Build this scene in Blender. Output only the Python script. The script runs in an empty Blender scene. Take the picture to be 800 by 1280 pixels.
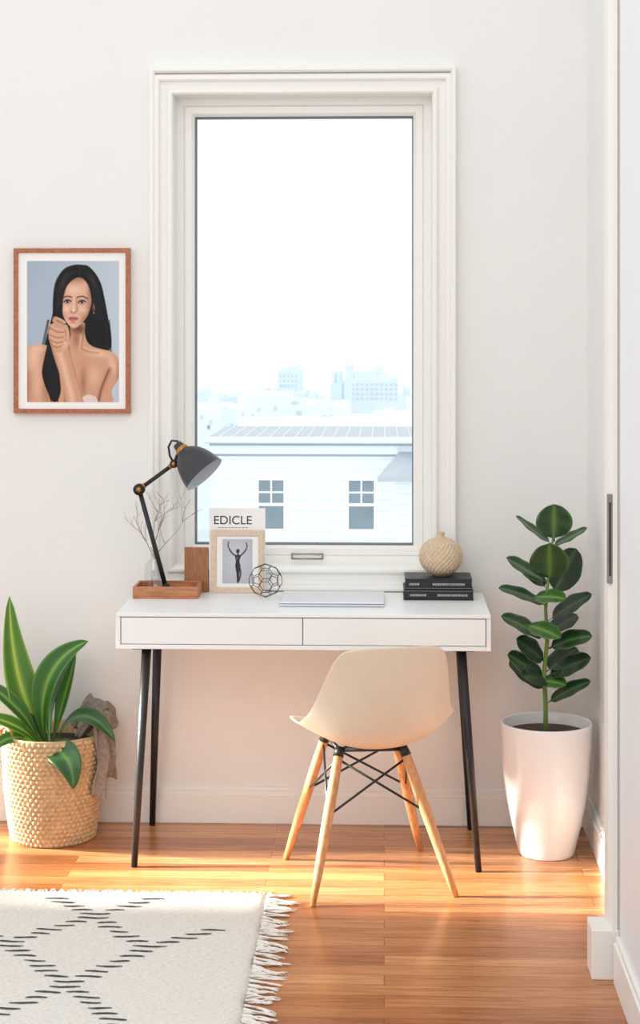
import bpy, bmesh, math, random
import numpy as np
from mathutils import Vector, Matrix
random.seed(7); np.random.seed(7)
scene = bpy.context.scene
COL = scene.collection

# ------------------------------------------------------------ helpers
def lin(c):
    return tuple(((v/255)/12.92 if v/255 <= .04045 else ((v/255+.055)/1.055)**2.4) for v in c)

def mat(name, rgb, rough=.5, metal=0, noise=0, nscale=20, bump=0, bscale=60, spec=.5, attr=None, stretch=None, coat=0, glow=0, glowc=(226,236,244)):
    m = bpy.data.materials.new(name); m.use_nodes = True
    nt = m.node_tree; N = nt.nodes; L = nt.links
    b = N['Principled BSDF']
    c = lin(rgb)
    b.inputs['Base Color'].default_value = (*c, 1)
    b.inputs['Roughness'].default_value = rough
    b.inputs['Metallic'].default_value = metal
    b.inputs['Specular IOR Level'].default_value = spec
    b.inputs['Coat Weight'].default_value = coat
    if glow:
        b.inputs['Emission Color'].default_value = (*lin(glowc), 1)
        b.inputs['Emission Strength'].default_value = glow
    tc = N.new('ShaderNodeTexCoord'); mp = N.new('ShaderNodeMapping')
    L.new(tc.outputs['Object'], mp.inputs[0])
    if stretch: mp.inputs['Scale'].default_value = stretch
    if attr:
        a = N.new('ShaderNodeAttribute'); a.attribute_name = attr
        L.new(a.outputs['Color'], b.inputs['Base Color'])
    if noise:
        n = N.new('ShaderNodeTexNoise'); n.inputs['Scale'].default_value = nscale; n.inputs['Detail'].default_value = 4
        L.new(mp.outputs[0], n.inputs['Vector'])
        r = N.new('ShaderNodeValToRGB')
        r.color_ramp.elements[0].position = .3; r.color_ramp.elements[1].position = .7
        r.color_ramp.elements[0].color = (*[v*(1-noise) for v in c], 1)
        r.color_ramp.elements[1].color = (*[min(1, v*(1+noise)) for v in c], 1)
        L.new(n.outputs['Fac'], r.inputs[0])
        L.new(r.outputs[0], b.inputs['Base Color'])
    if bump:
        n2 = N.new('ShaderNodeTexNoise'); n2.inputs['Scale'].default_value = bscale; n2.inputs['Detail'].default_value = 3
        L.new(mp.outputs[0], n2.inputs['Vector'])
        bp = N.new('ShaderNodeBump'); bp.inputs['Strength'].default_value = bump; bp.inputs['Distance'].default_value = .004
        L.new(n2.outputs['Fac'], bp.inputs['Height']); L.new(bp.outputs[0], b.inputs['Normal'])
    return m

def mobj(name, verts, faces, m, smooth=False):
    me = bpy.data.meshes.new(name)
    me.from_pydata([tuple(v) for v in verts], [], faces); me.update()
    o = bpy.data.objects.new(name, me); COL.objects.link(o)
    if m: me.materials.append(m)
    bm = bmesh.new(); bm.from_mesh(me); bmesh.ops.recalc_face_normals(bm, faces=bm.faces); bm.to_mesh(me); bm.free()
    if smooth:
        me.shade_smooth()
    return o

def boxes(name, lst, m, bevel=0):
    vs = []; fs = []
    for (x0, x1, y0, y1, z0, z1) in lst:
        k = len(vs)
        vs += [(x0,y0,z0),(x1,y0,z0),(x1,y1,z0),(x0,y1,z0),(x0,y0,z1),(x1,y0,z1),(x1,y1,z1),(x0,y1,z1)]
        fs += [[k+i for i in f] for f in ((0,3,2,1),(4,5,6,7),(0,1,5,4),(1,2,6,5),(2,3,7,6),(3,0,4,7))]
    o = mobj(name, vs, fs, m)
    if bevel:
        md = o.modifiers.new('bevel', 'BEVEL'); md.width = bevel; md.segments = 3; md.limit_method = 'ANGLE'
    return o

def rframe(name, x0, x1, z0, z1, prof, m, closed=False):
    vs = []; fs = []
    for (t, y) in prof:
        vs += [(x0+t,y,z0+t),(x1-t,y,z0+t),(x1-t,y,z1-t),(x0+t,y,z1-t)]
    n = len(prof)
    for i in range(n if closed else n-1):
        j = (i+1) % n
        for k in range(4):
            l = (k+1) % 4
            fs.append([i*4+k, i*4+l, j*4+l, j*4+k])
    return mobj(name, vs, fs, m)

def lathe(name, prof, m, seg=64, center=(0,0,0), fn=None, smooth=True, closeb=True):
    vs = []; fs = []
    for (r, z) in prof:
        for s in range(seg):
            a = 2*math.pi*s/seg
            rr = r + (fn(a, z) if fn else 0)
            vs.append((center[0]+rr*math.cos(a), center[1]+rr*math.sin(a), center[2]+z))
    for i in range(len(prof)-1):
        for s in range(seg):
            t = (s+1) % seg
            fs.append([i*seg+s, i*seg+t, (i+1)*seg+t, (i+1)*seg+s])
    if closeb: fs.append(list(range(seg))[::-1])
    return mobj(name, vs, fs, m, smooth)

def tubes(name, paths, m, seg=8, smooth=True):
    vs = []; fs = []
    for pts, rad in paths:
        pts = [Vector(p) for p in pts]
        if not hasattr(rad, '__len__'): rad = [rad]*len(pts)
        k0 = len(vs); n = len(pts)
        up = None
        for i, p in enumerate(pts):
            T = (pts[min(i+1, n-1)] - pts[max(i-1, 0)])
            if T.length < 1e-9: T = Vector((0,0,1))
            T.normalize()
            if up is None:
                up = T.orthogonal().normalized()
            up = (up - T*up.dot(T))
            if up.length < 1e-6: up = T.orthogonal()
            up.normalize(); s = T.cross(up)
            for j in range(seg):
                a = 2*math.pi*j/seg
                vs.append(p + (up*math.cos(a) + s*math.sin(a))*rad[i])
        for i in range(n-1):
            for j in range(seg):
                l = (j+1) % seg
                fs.append([k0+i*seg+j, k0+i*seg+l, k0+(i+1)*seg+l, k0+(i+1)*seg+j])
        fs.append([k0+j for j in range(seg)][::-1]); fs.append([k0+(n-1)*seg+j for j in range(seg)])
    return mobj(name, vs, fs, m, smooth)

def group(name, loc, kids):
    e = bpy.data.objects.new(name, None); COL.objects.link(e); e.location = loc
    e.empty_display_size = .05
    inv = Matrix.Translation(Vector(loc)).inverted()
    for k in kids:
        k.parent = e; k.matrix_parent_inverse = inv
    return e

def bez(P, t):
    P = [Vector(p) for p in P]
    while len(P) > 1:
        P = [P[i].lerp(P[i+1], t) for i in range(len(P)-1)]
    return P[0]

def leaves(name, lst, m, n=18, cols=8):
    vs = []; fs = []; cs = []
    for pts, w, N, kind, fold, cc in lst:
        N = Vector(N).normalized(); k0 = len(vs)
        c0, c1, c2 = [Vector(lin(c)) for c in cc]
        for i in range(n+1):
            t = i/n
            p = bez(pts, t); T = (bez(pts, min(1, t+.02)) - bez(pts, max(0, t-.02))).normalized()
            S = T.cross(N)
            if S.length < 1e-4: S = Vector((1,0,0))
            S.normalize(); U = S.cross(T).normalized()
            if kind == 'lance':
                pr = .10 + .90*math.sin(math.pi*min(1, t)**1.05)**.85 if t < .99 else .01
                if t < .5: pr = max(pr*min(1, .35+t*1.6), .1)
            else:
                tt = max(0, (t-.10)/.90)
                pr = .06 + .94*max(0, math.sin(math.pi*tt**.92))**.55 if t > .1 else .06
                if t > .995: pr = .02
            for j in range(cols+1):
                u = j/cols*2-1
                wav = .04*w*math.sin(t*17+u*2+k0) if kind != 'lance' else 0
                q = p + S*(u*w*pr) + U*(fold*w*pr*abs(u)**1.4+wav*abs(u))
                vs.append(q)
                a = abs(u)
                c = c0.lerp(c1, min(1, a*4)) if a < .25 else (c1 if a < .8 else c1.lerp(c2, (a-.8)/.2))
                cs.append((*c, 1))
        for i in range(n):
            for j in range(cols):
                a = k0+i*(cols+1)+j
                fs.append([a, a+1, a+cols+2, a+cols+1])
    me = bpy.data.meshes.new(name); me.from_pydata([tuple(v) for v in vs], [], fs); me.update()
    ca = me.color_attributes.new('Col', 'FLOAT_COLOR', 'POINT')
    ca.data.foreach_set('color', np.array(cs, dtype=np.float32).ravel())
    o = bpy.data.objects.new(name, me); COL.objects.link(o); me.materials.append(m); me.shade_smooth()
    so = o.modifiers.new('thick', 'SOLIDIFY'); so.thickness = .0012; so.offset = 0
    return o

# ------------------------------------------------------------ flat prints (vertex painted)
def smooth_poly(p, k=6):
    p = np.array(p, float); n = len(p); out = []
    for i in range(n):
        a, b, c, d = p[i-1], p[i], p[(i+1) % n], p[(i+2) % n]
        for j in range(k):
            t = j/k
            out.append(.5*((2*b)+(-a+c)*t+(2*a-5*b+4*c-d)*t*t+(-a+3*b-3*c+d)*t**3))
    return np.array(out)

class Canvas:
    def __init__(s, x0, x1, y0, y1, res):
        s.nx = int((x1-x0)*res); s.ny = int((y1-y0)*res)
        s.X, s.Y = np.meshgrid(np.linspace(x0, x1, s.nx), np.linspace(y0, y1, s.ny))
        s.C = np.zeros((s.ny, s.nx, 3)); s.clip = None
    def blend(s, m, col):
        if s.clip is not None: m = m*s.clip
        s.C = s.C*(1-m[..., None]) + np.array(col, float)*m[..., None]
    def sd(s, p):
        inside = np.zeros(s.X.shape, bool); d = np.full(s.X.shape, 1e9); n = len(p)
        for i in range(n):
            ax, ay = p[i]; bx, by = p[(i+1) % n]
            ex, ey = bx-ax, by-ay; wx, wy = s.X-ax, s.Y-ay
            t = np.clip((wx*ex+wy*ey)/(ex*ex+ey*ey+1e-12), 0, 1)
            d = np.minimum(d, (wx-t*ex)**2+(wy-t*ey)**2)
            if ay != by:
                inside ^= ((ay > s.Y) != (by > s.Y)) & (s.X < (bx-ax)*(s.Y-ay)/(by-ay)+ax)
        d = np.sqrt(d); return np.where(inside, -d, d)
    def mask(s, p, f=.8): return np.clip(.5-s.sd(smooth_poly(p))/f, 0, 1)
    def poly(s, p, col, f=.8, a=1):
        m = s.mask(p, f); s.blend(m*a, col); return m
    def blob(s, cx, cy, rx, ry, col, a=1, rot=0, hard=1):
        c, q = math.cos(rot), math.sin(rot)
        u = ((s.X-cx)*c+(s.Y-cy)*q)/rx; v = (-(s.X-cx)*q+(s.Y-cy)*c)/ry
        s.blend(np.exp(-((u*u+v*v)**hard))*a, col)
    def line(s, pts, w, col, a=1, soft=.7):
        if len(pts) > 2:
            P = [pts[0]]+list(pts)+[pts[-1]]; o = []
            for i in range(1, len(P)-2):
                A_, B_, C_, D_ = [np.array(q, float) for q in P[i-1:i+3]]
                for j in range(4):
                    t = j/4; o.append(.5*((2*B_)+(-A_+C_)*t+(2*A_-5*B_+4*C_-D_)*t*t+(-A_+3*B_-3*C_+D_)*t**3))
            o.append(np.array(pts[-1], float)); pts = o
        d = np.full(s.X.shape, 1e9)
        for (ax, ay), (bx, by) in zip(pts[:-1], pts[1:]):
            ex, ey = bx-ax, by-ay; wx, wy = s.X-ax, s.Y-ay
            t = np.clip((wx*ex+wy*ey)/(ex*ex+ey*ey+1e-12), 0, 1)
            d = np.minimum(d, np.hypot(wx-t*ex, wy-t*ey))
        s.blend(np.clip(1.0-d/w, 0, 1)**soft*a, col)
    def build(s, name, X0, X1, Y, Z0, Z1, m):
        xs = np.linspace(X0, X1, s.nx); zs = np.linspace(Z1, Z0, s.ny)
        V = np.zeros((s.ny, s.nx, 3)); V[..., 0] = xs[None, :]; V[..., 1] = Y; V[..., 2] = zs[:, None]
        idx = np.arange(s.nx*s.ny).reshape(s.ny, s.nx)
        F = np.stack([idx[:-1, :-1], idx[1:, :-1], idx[1:, 1:], idx[:-1, 1:]], -1).reshape(-1, 4)
        me = bpy.data.meshes.new(name); me.from_pydata(V.reshape(-1, 3).tolist(), [], F.tolist()); me.update()
        c = np.clip(s.C/255, 0, 1); l = np.where(c <= .04045, c/12.92, ((c+.055)/1.055)**2.4)
        rgba = np.ones((s.ny, s.nx, 4), np.float32); rgba[..., :3] = l
        ca = me.color_attributes.new('Col', 'FLOAT_COLOR', 'POINT'); ca.data.foreach_set('color', rgba.ravel())
        me.materials.append(m)
        o = bpy.data.objects.new(name, me); COL.objects.link(o); return o

# ------------------------------------------------------------ materials
M_wall = mat('wall_paint', (238,237,234), .75, noise=.012, nscale=3, bump=.12, bscale=220)
M_wall_r = mat('wall_paint_side', (235,235,234), .75, noise=.012, nscale=3, bump=.1, bscale=200)
M_trim = mat('trim_paint', (243,241,236), .42, bump=.03, bscale=40)
M_door = mat('door_paint', (238,241,244), .45, bump=.03, bscale=30)
M_white = mat('desk_lacquer', (243,243,242), .35, bump=.02, bscale=30)
M_gap = mat('shadow_gap', (60,60,60), .8)
M_black = mat('black_metal', (30,30,32), .45, noise=.1, nscale=30)
M_steel = mat('brushed_metal', (150,146,140), .35, metal=.7, noise=.1)
M_brass = mat('brass', (190,130,70), .3, metal=.9, noise=.1)
M_print = mat('print', (200,200,200), .5, attr='Col', spec=.25)
M_leaf = mat('leaf', (50,90,40), .34, attr='Col')
M_paper = mat('paper', (246,244,241), .7, noise=.01)

def wood(name, c1, c2, scale=(3,40,40), rough=.45):
    m = bpy.data.materials.new(name); m.use_nodes = True; nt = m.node_tree; N = nt.nodes; L = nt.links
    b = N['Principled BSDF']; b.inputs['Roughness'].default_value = rough
    tc = N.new('ShaderNodeTexCoord'); mp = N.new('ShaderNodeMapping'); mp.inputs['Scale'].default_value = scale
    n = N.new('ShaderNodeTexNoise'); n.inputs['Scale'].default_value = 3; n.inputs['Detail'].default_value = 6; n.inputs['Distortion'].default_value = .6
    r = N.new('ShaderNodeValToRGB'); r.color_ramp.elements[0].position = .32; r.color_ramp.elements[1].position = .68
    r.color_ramp.elements[0].color = (*lin(c1), 1); r.color_ramp.elements[1].color = (*lin(c2), 1)
    L.new(tc.outputs['Object'], mp.inputs[0]); L.new(mp.outputs[0], n.inputs['Vector']); L.new(n.outputs['Fac'], r.inputs[0]); L.new(r.outputs[0], b.inputs['Base Color'])
    bp = N.new('ShaderNodeBump'); bp.inputs['Strength'].default_value = .1; bp.inputs['Distance'].default_value = .002
    L.new(n.outputs['Fac'], bp.inputs['Height']); L.new(bp.outputs[0], b.inputs['Normal'])
    return m
M_wood_leg = wood('beech_leg', (194,132,84), (216,160,110), (40,40,4))
M_wood_frame = wood('copper_wood', (158,92,58), (184,116,78), (30,30,30))
M_wood_tray = wood('tray_wood', (170,104,66), (198,134,92), (6,40,40))
M_wood_box = wood('walnut_block', (150,96,60), (178,122,82), (60,60,8))
M_wood_light = wood('light_wood', (214,190,164), (228,206,182), (40,40,40))

def floor_mat():
    m = bpy.data.materials.new('oak_strip_floor'); m.use_nodes = True; nt = m.node_tree; N = nt.nodes; L = nt.links
    b = N['Principled BSDF']
    tc = N.new('ShaderNodeTexCoord')
    br = N.new('ShaderNodeTexBrick')
    br.offset = .37; br.offset_frequency = 2; br.squash = 1
    br.inputs['Color1'].default_value = (0,0,0,1); br.inputs['Color2'].default_value = (1,1,1,1); br.inputs['Mortar'].default_value = (.5,.5,.5,1)
    br.inputs['Scale'].default_value = 1; br.inputs['Mortar Size'].default_value = .0012; br.inputs['Mortar Smooth'].default_value = .1
    br.inputs['Brick Width'].default_value = .92; br.inputs['Row Height'].default_value = .066; br.inputs['Bias'].default_value = 0
    L.new(tc.outputs['Object'], br.inputs['Vector'])
    r = N.new('ShaderNodeValToRGB'); cr = r.color_ramp
    cr.elements[0].position = 0; cr.elements[0].color = (*lin((166,102,60)), 1)
    cr.elements[1].position = 1; cr.elements[1].color = (*lin((216,154,104)), 1)
    e = cr.elements.new(.35); e.color = (*lin((186,120,74)), 1)
    e = cr.elements.new(.7); e.color = (*lin((200,135,87)), 1)
    L.new(br.outputs['Color'], r.inputs[0])
    va = N.new('ShaderNodeVectorMath'); va.operation = 'MULTIPLY_ADD'
    va.inputs[1].default_value = (7.3, 3.1, 5.0)
    mp = N.new('ShaderNodeMapping'); mp.inputs['Scale'].default_value = (2.0, 34, 1)
    L.new(tc.outputs['Object'], mp.inputs[0])
    L.new(br.outputs['Color'], va.inputs[0]); L.new(mp.outputs[0], va.inputs[2])
    n = N.new('ShaderNodeTexNoise'); n.inputs['Scale'].default_value = 1.6; n.inputs['Detail'].default_value = 8; n.inputs['Roughness'].default_value = .62; n.inputs['Distortion'].default_value = 1.6
    L.new(va.outputs[0], n.inputs['Vector'])
    gr = N.new('ShaderNodeValToRGB'); gr.color_ramp.elements[0].position = .34; gr.color_ramp.elements[0].color = (.50,.42,.36,1)
    gr.color_ramp.elements[1].position = .58; gr.color_ramp.elements[1].color = (1.0,1.0,1.0,1)
    L.new(n.outputs['Fac'], gr.inputs[0])
    mx = N.new('ShaderNodeMixRGB'); mx.blend_type = 'MULTIPLY'; mx.inputs[0].default_value = .8
    L.new(r.outputs[0], mx.inputs[1]); L.new(gr.outputs[0], mx.inputs[2])
    mm = N.new('ShaderNodeMixRGB'); mm.inputs[2].default_value = (*lin((98,54,30)), 1)
    fm = N.new('ShaderNodeMath'); fm.operation = 'MULTIPLY'; fm.inputs[1].default_value = .65
    L.new(br.outputs['Fac'], fm.inputs[0]); L.new(fm.outputs[0], mm.inputs[0]); L.new(mx.outputs[0], mm.inputs[1])
    L.new(mm.outputs[0], b.inputs['Base Color'])
    b.inputs['Roughness'].default_value = .24; b.inputs['Specular IOR Level'].default_value = .55
    bp = N.new('ShaderNodeBump'); bp.inputs['Strength'].default_value = .10; bp.inputs['Distance'].default_value = .002
    L.new(n.outputs['Fac'], bp.inputs['Height']); L.new(bp.outputs[0], b.inputs['Normal'])
    return m
M_floor = floor_mat()

# ------------------------------------------------------------ room shell
WY = 5.52
ox0, ox1, oz0, oz1 = -.679, .154, .824, 2.343
boxes('wall_back', [(-3.4, ox0, WY, WY+.16, 0, 2.95), (ox1, .80, WY, WY+.16, 0, 2.95),
                    (ox0, ox1, WY, WY+.16, 0, oz0), (ox0, ox1, WY, WY+.16, oz1, 2.95)], M_wall)
boxes('floor', [(-3.4, .80, -.6, WY+.16, -.12, 0)], M_floor)
boxes('wall_right', [(.651, .80, 4.30, WY, 0, 2.95)], M_wall_r)
boxes('door_1', [(.572, .62, 2.2, 4.20, .004, 2.95), ], M_door, .002)
tr = boxes('jamb', [(.548, .80, 4.225, 4.30, 0, 2.95), (.572, .66, 4.19, 4.225, 0, 2.95)], M_trim, .002)
tr2 = boxes('plinth', [(.506, .572, 4.21, 4.31, 0, .122)], M_trim, .003)
tr3 = boxes('jamb_bead', [(.556, .570, 4.214, 4.226, .122, 2.95)], M_trim, .002)
group('trim_1', (.56, 4.25, 0), [tr, tr2, tr3])
boxes('baseboard_door', [(.556, .572, 2.2, 4.19, 0, .10), (.561, .572, 2.2, 4.19, .10, .115)], M_trim, .002)
boxes('baseboard_right', [(.633, .651, 4.30, WY-.018, 0, .095), (.640, .651, 4.30, WY-.014, .095, .115)], M_trim, .002)
boxes('baseboard_back', [(-3.4, .651, WY-.018, WY, 0, .088), (-3.4, .651, WY-.012, WY, .088, .104), (-3.4, .651, WY-.007, WY, .104, .115)], M_trim, .0015)
pl = boxes('pull_plate', [(.5445, .5575, 4.2135, 4.2265, .967, 1.185)], M_steel, .001)
pl2 = boxes('pull_slot', [(.5485, .5535, 4.2120, 4.2140, .985, 1.165)], M_gap, .0005)
group('door_pull', (.55, 4.22, 1.07), [pl, pl2])

# window (moulded casing, reveal, frame and sash)
casing = rframe('casing', -.746, .221, .757, 2.410,
    [(0, WY), (0, 5.500), (.005, 5.486), (.010, 5.483), (.020, 5.483), (.0245, 5.487), (.026, 5.498), (.030, 5.499), (.045, 5.501), (.049, 5.499), (.051, 5.488), (.055, 5.484), (.0625, 5.484), (.0675, 5.490), (.0675, 5.526)], M_trim)
casing2 = rframe('casing_backband', -.752, .229, .751, 2.428, [(0, WY), (0, 5.480), (.003, 5.4765), (.011, 5.4765), (.016, 5.482), (.018, 5.496), (.018, WY)], M_trim)
lin_ = rframe('reveal_lining', ox0+.0008, ox1-.0008, oz0+.0008, oz1-.0008, [(0, 5.527), (0, 5.60)], M_trim)
frm = rframe('frame', ox0+.001, ox1-.001, oz0+.001, oz1-.001, [(0, 5.580), (.022, 5.580), (.027, 5.588), (.028, 5.66)], M_trim)
sash = rframe('sash', ox0+.026, ox1-.026, oz0+.026, oz1-.026, [(0, 5.596), (.003, 5.586), (.024, 5.586), (.027, 5.592), (.034, 5.606), (.036, 5.66), (0, 5.66)], M_trim)
shade_ln = rframe('glass_shade_line', ox0+.059, ox1-.059, oz0+.059, oz1-.059, [(0, 5.605), (.0035, 5.605), (.0035, 5.65), (0, 5.65)], mat('glass_shade_line', (110,115,118), .8))  # thin grey frame painting the shadow line round the glass
gm = bpy.data.materials.new('window_glass'); gm.use_nodes = True
nt = gm.node_tree; nt.nodes.clear(); o_ = nt.nodes.new('ShaderNodeOutputMaterial'); mx_ = nt.nodes.new('ShaderNodeMixShader')
t_ = nt.nodes.new('ShaderNodeBsdfTransparent'); g_ = nt.nodes.new('ShaderNodeBsdfGlossy'); g_.inputs['Roughness'].default_value = .02
mx_.inputs[0].default_value = .008
nt.links.new(t_.outputs[0], mx_.inputs[1]); nt.links.new(g_.outputs[0], mx_.inputs[2]); nt.links.new(mx_.outputs[0], o_.inputs[0])
glass = boxes('glass', [(ox0+.058, ox1-.058, 5.640, 5.644, oz0+.058, oz1-.058)], gm)
stool = boxes('stool', [(ox0+.001, ox1-.001, 5.50, 5.585, .812, .828)], M_trim, .002)
latch = tubes('latch', [([(-.30, 5.588, .842), (-.30, 5.575, .842), (-.20, 5.575, .842), (-.20, 5.588, .842)], .0022),
                        ([(-.30, 5.588, .858), (-.30, 5.573, .858), (-.20, 5.573, .858), (-.20, 5.588, .858)], .0022),
                        ([(-.30, 5.575, .842), (-.30, 5.573, .858)], .0022), ([(-.20, 5.575, .842), (-.20, 5.573, .858)], .0022)], M_steel)
group('window_1', (-.26, WY, .82), [casing, casing2, lin_, frm, sash, shade_ln, glass, stool, latch])

# ------------------------------------------------------------ exterior
G = .24  # emission in the exterior materials paints bluish haze over them
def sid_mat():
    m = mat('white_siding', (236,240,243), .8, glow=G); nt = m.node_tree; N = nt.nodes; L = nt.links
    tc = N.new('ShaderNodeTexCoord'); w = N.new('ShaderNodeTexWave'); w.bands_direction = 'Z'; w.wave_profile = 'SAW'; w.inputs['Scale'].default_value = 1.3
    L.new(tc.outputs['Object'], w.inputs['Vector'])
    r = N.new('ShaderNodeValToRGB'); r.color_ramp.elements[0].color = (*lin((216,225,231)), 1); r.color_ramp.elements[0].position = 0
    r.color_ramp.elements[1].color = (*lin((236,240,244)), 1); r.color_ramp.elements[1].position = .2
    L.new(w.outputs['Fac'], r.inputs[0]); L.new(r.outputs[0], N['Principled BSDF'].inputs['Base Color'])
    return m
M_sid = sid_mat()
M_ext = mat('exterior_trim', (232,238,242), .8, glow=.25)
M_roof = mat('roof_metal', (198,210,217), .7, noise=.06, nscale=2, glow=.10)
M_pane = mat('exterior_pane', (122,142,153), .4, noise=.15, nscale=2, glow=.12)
M_eave_shade = mat('eave_shadow', (150,166,175), .8, glow=.14)
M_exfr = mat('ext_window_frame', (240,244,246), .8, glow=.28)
def far(name, c, g): return mat(name, c, .9, noise=.05, nscale=.5, glow=g)  # g: self-emission that paints distance haze into the colour
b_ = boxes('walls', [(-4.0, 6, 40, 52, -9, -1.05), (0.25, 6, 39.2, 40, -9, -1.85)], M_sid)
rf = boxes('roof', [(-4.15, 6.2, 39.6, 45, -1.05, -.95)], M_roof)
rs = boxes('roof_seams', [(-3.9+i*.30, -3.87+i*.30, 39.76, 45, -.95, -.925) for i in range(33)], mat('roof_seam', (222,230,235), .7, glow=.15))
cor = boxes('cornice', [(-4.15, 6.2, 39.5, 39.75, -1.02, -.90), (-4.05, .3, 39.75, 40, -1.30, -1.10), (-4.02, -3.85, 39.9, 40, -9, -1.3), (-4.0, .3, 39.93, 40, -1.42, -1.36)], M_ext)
ev = boxes('eave_shade', [(-4.05, 6, 39.7, 39.99, -1.10, -1.03), (-4.05, .3, 39.9, 39.99, -1.36, -1.30)], M_eave_shade)  # darker strips painting the shadow under roof edge and cornice
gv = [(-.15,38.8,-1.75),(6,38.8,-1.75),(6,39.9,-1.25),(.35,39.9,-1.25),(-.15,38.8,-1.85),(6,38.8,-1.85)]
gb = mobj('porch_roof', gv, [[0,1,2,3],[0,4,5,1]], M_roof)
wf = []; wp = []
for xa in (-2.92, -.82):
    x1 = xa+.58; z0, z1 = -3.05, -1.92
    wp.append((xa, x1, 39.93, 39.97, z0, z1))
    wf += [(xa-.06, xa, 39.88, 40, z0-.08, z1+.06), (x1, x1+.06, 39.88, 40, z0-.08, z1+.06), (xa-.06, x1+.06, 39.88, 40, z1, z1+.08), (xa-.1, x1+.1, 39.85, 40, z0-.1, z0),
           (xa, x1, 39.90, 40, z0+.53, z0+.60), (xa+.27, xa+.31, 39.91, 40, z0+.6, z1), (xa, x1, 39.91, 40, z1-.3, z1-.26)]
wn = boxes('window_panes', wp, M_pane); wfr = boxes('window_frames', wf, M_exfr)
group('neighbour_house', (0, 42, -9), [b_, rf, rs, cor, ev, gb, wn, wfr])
random.seed(3)
mid = []; midw = []
x = -14
while x < 12:
    w = random.uniform(1.0, 2.6); h = random.uniform(-3.2, -1.8); d = random.uniform(75, 100)
    mid.append((x, x+w, d, d+8, -9, h))
    for k in range(3):
        a = x+random.uniform(0, w*.8); mid.append((a, a+random.uniform(.12, .5), d+1, d+3, h, h+random.uniform(.1, .5)))
    for k in range(4):
        a = x+random.uniform(.1, w*.85); b2 = h-random.uniform(.25, .9); midw.append((a, a+.16, d-.05, d, b2-.22, b2))
    x += w*.8
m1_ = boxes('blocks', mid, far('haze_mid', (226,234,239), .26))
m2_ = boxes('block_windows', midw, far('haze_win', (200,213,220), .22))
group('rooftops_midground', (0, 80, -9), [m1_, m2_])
fr = []; frw = []
def fb(p0, p1, yt, d=150):
    s = 2146/d; fr.append(((p0-480)/s, (p1-480)/s, d, d+10, -9, 1.587-(yt-412)/s))
fb(347, 372, 464); fb(350, 366, 480, 148); fb(338, 362, 488); fb(372, 400, 500); fb(300, 345, 498, 160); fb(250, 285, 504); fb(280, 312, 496)
fb(415, 418, 466, 152); fb(421, 425, 466, 152); fb(413, 427, 480, 151); fb(430, 497, 474); fb(432, 440, 458, 149); fb(444, 470, 466, 153); fb(462, 482, 470, 155); fb(470, 478, 461, 160); fb(497, 540, 498); fb(400, 432, 504)
fb(360, 380, 492, 145); fb(505, 512, 486, 158); fb(520, 640, 480); fb(140, 250, 490); fb(480, 485, 468, 159); fb(256, 270, 498, 142); fb(318, 328, 490, 146); fb(385, 392, 494, 144); fb(366, 369, 458, 151); fb(352, 358, 461, 152)
s1 = 2146/150
for xx in range(433, 495, 6):
    for zz in range(479, 500, 6): frw.append(((xx-480)/s1, (xx+3.2-480)/s1, 149.9, 150, 1.587-(zz+3-412)/s1, 1.587-(zz-412)/s1))
for xx in range(349, 370, 5):
    for zz in range(468, 486, 6): frw.append(((xx-480)/s1*147.9/150, (xx+2.5-480)/s1*147.9/150, 147.8, 147.95, 1.587-(zz+3-412)/s1, 1.587-(zz-412)/s1))
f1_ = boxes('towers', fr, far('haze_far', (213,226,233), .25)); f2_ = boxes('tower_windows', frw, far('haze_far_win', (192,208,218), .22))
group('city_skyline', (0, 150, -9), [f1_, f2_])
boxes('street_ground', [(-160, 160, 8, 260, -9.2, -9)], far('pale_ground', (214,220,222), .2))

# ------------------------------------------------------------ desk
X0, X1, Y0, Y1 = -.792, .3127, 5.046, 5.474
d1 = boxes('desk_top', [(X0, X1, Y0, Y1, .739, .75)], M_white, .002)
d2 = boxes('desk_case', [(X0, X0+.013, Y0, Y1, .644, .7385), (X1-.013, X1, Y0, Y1, .644, .7385), (X0+.013, X1-.013, Y0, Y1, .644, .657), (X0+.013, X1-.013, Y1-.012, Y1, .657, .7385)], M_white, .001)
d3 = boxes('desk_gap_shade', [(X0+.0135, X1-.0135, Y0+.010, Y0+.02, .6575, .738)], M_gap)  # dark sheet whose colour paints the shade in the drawer gaps
xm = (378-480)/425.3
d4 = boxes('drawer_left', [(X0+.0155, xm-.001, Y0+.001, Y0+.016, .659, .7365)], M_white, .0008)
d5 = boxes('drawer_right', [(xm+.0015, X1-.0155, Y0+.001, Y0+.016, .659, .7365)], M_white, .0008)
legs = []
for i, (a, b) in enumerate([((-.708, 5.10), (-.738, 5.046)), ((.228, 5.10), (.276, 5.04)), ((-.717, 5.42), (-.742, 5.474)), ((.236, 5.42), (.274, 5.466))]):
    legs.append(tubes('leg_%d' % (i+1), [([(*a, .6435), (*b, 0)], [.0145, .0095])], M_black, 20))
legs.append(boxes('leg_plates', [(-.745, -.68, 5.07, 5.13, .638, .6435), (.20, .265, 5.07, 5.13, .638, .6435), (-.75, -.685, 5.39, 5.45, .638, .6435), (.205, .27, 5.39, 5.45, .638, .6435)], M_black, .001))
group('writing_desk', (-.24, 5.26, 0), [d1, d2, d3, d4, d5]+legs)

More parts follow.
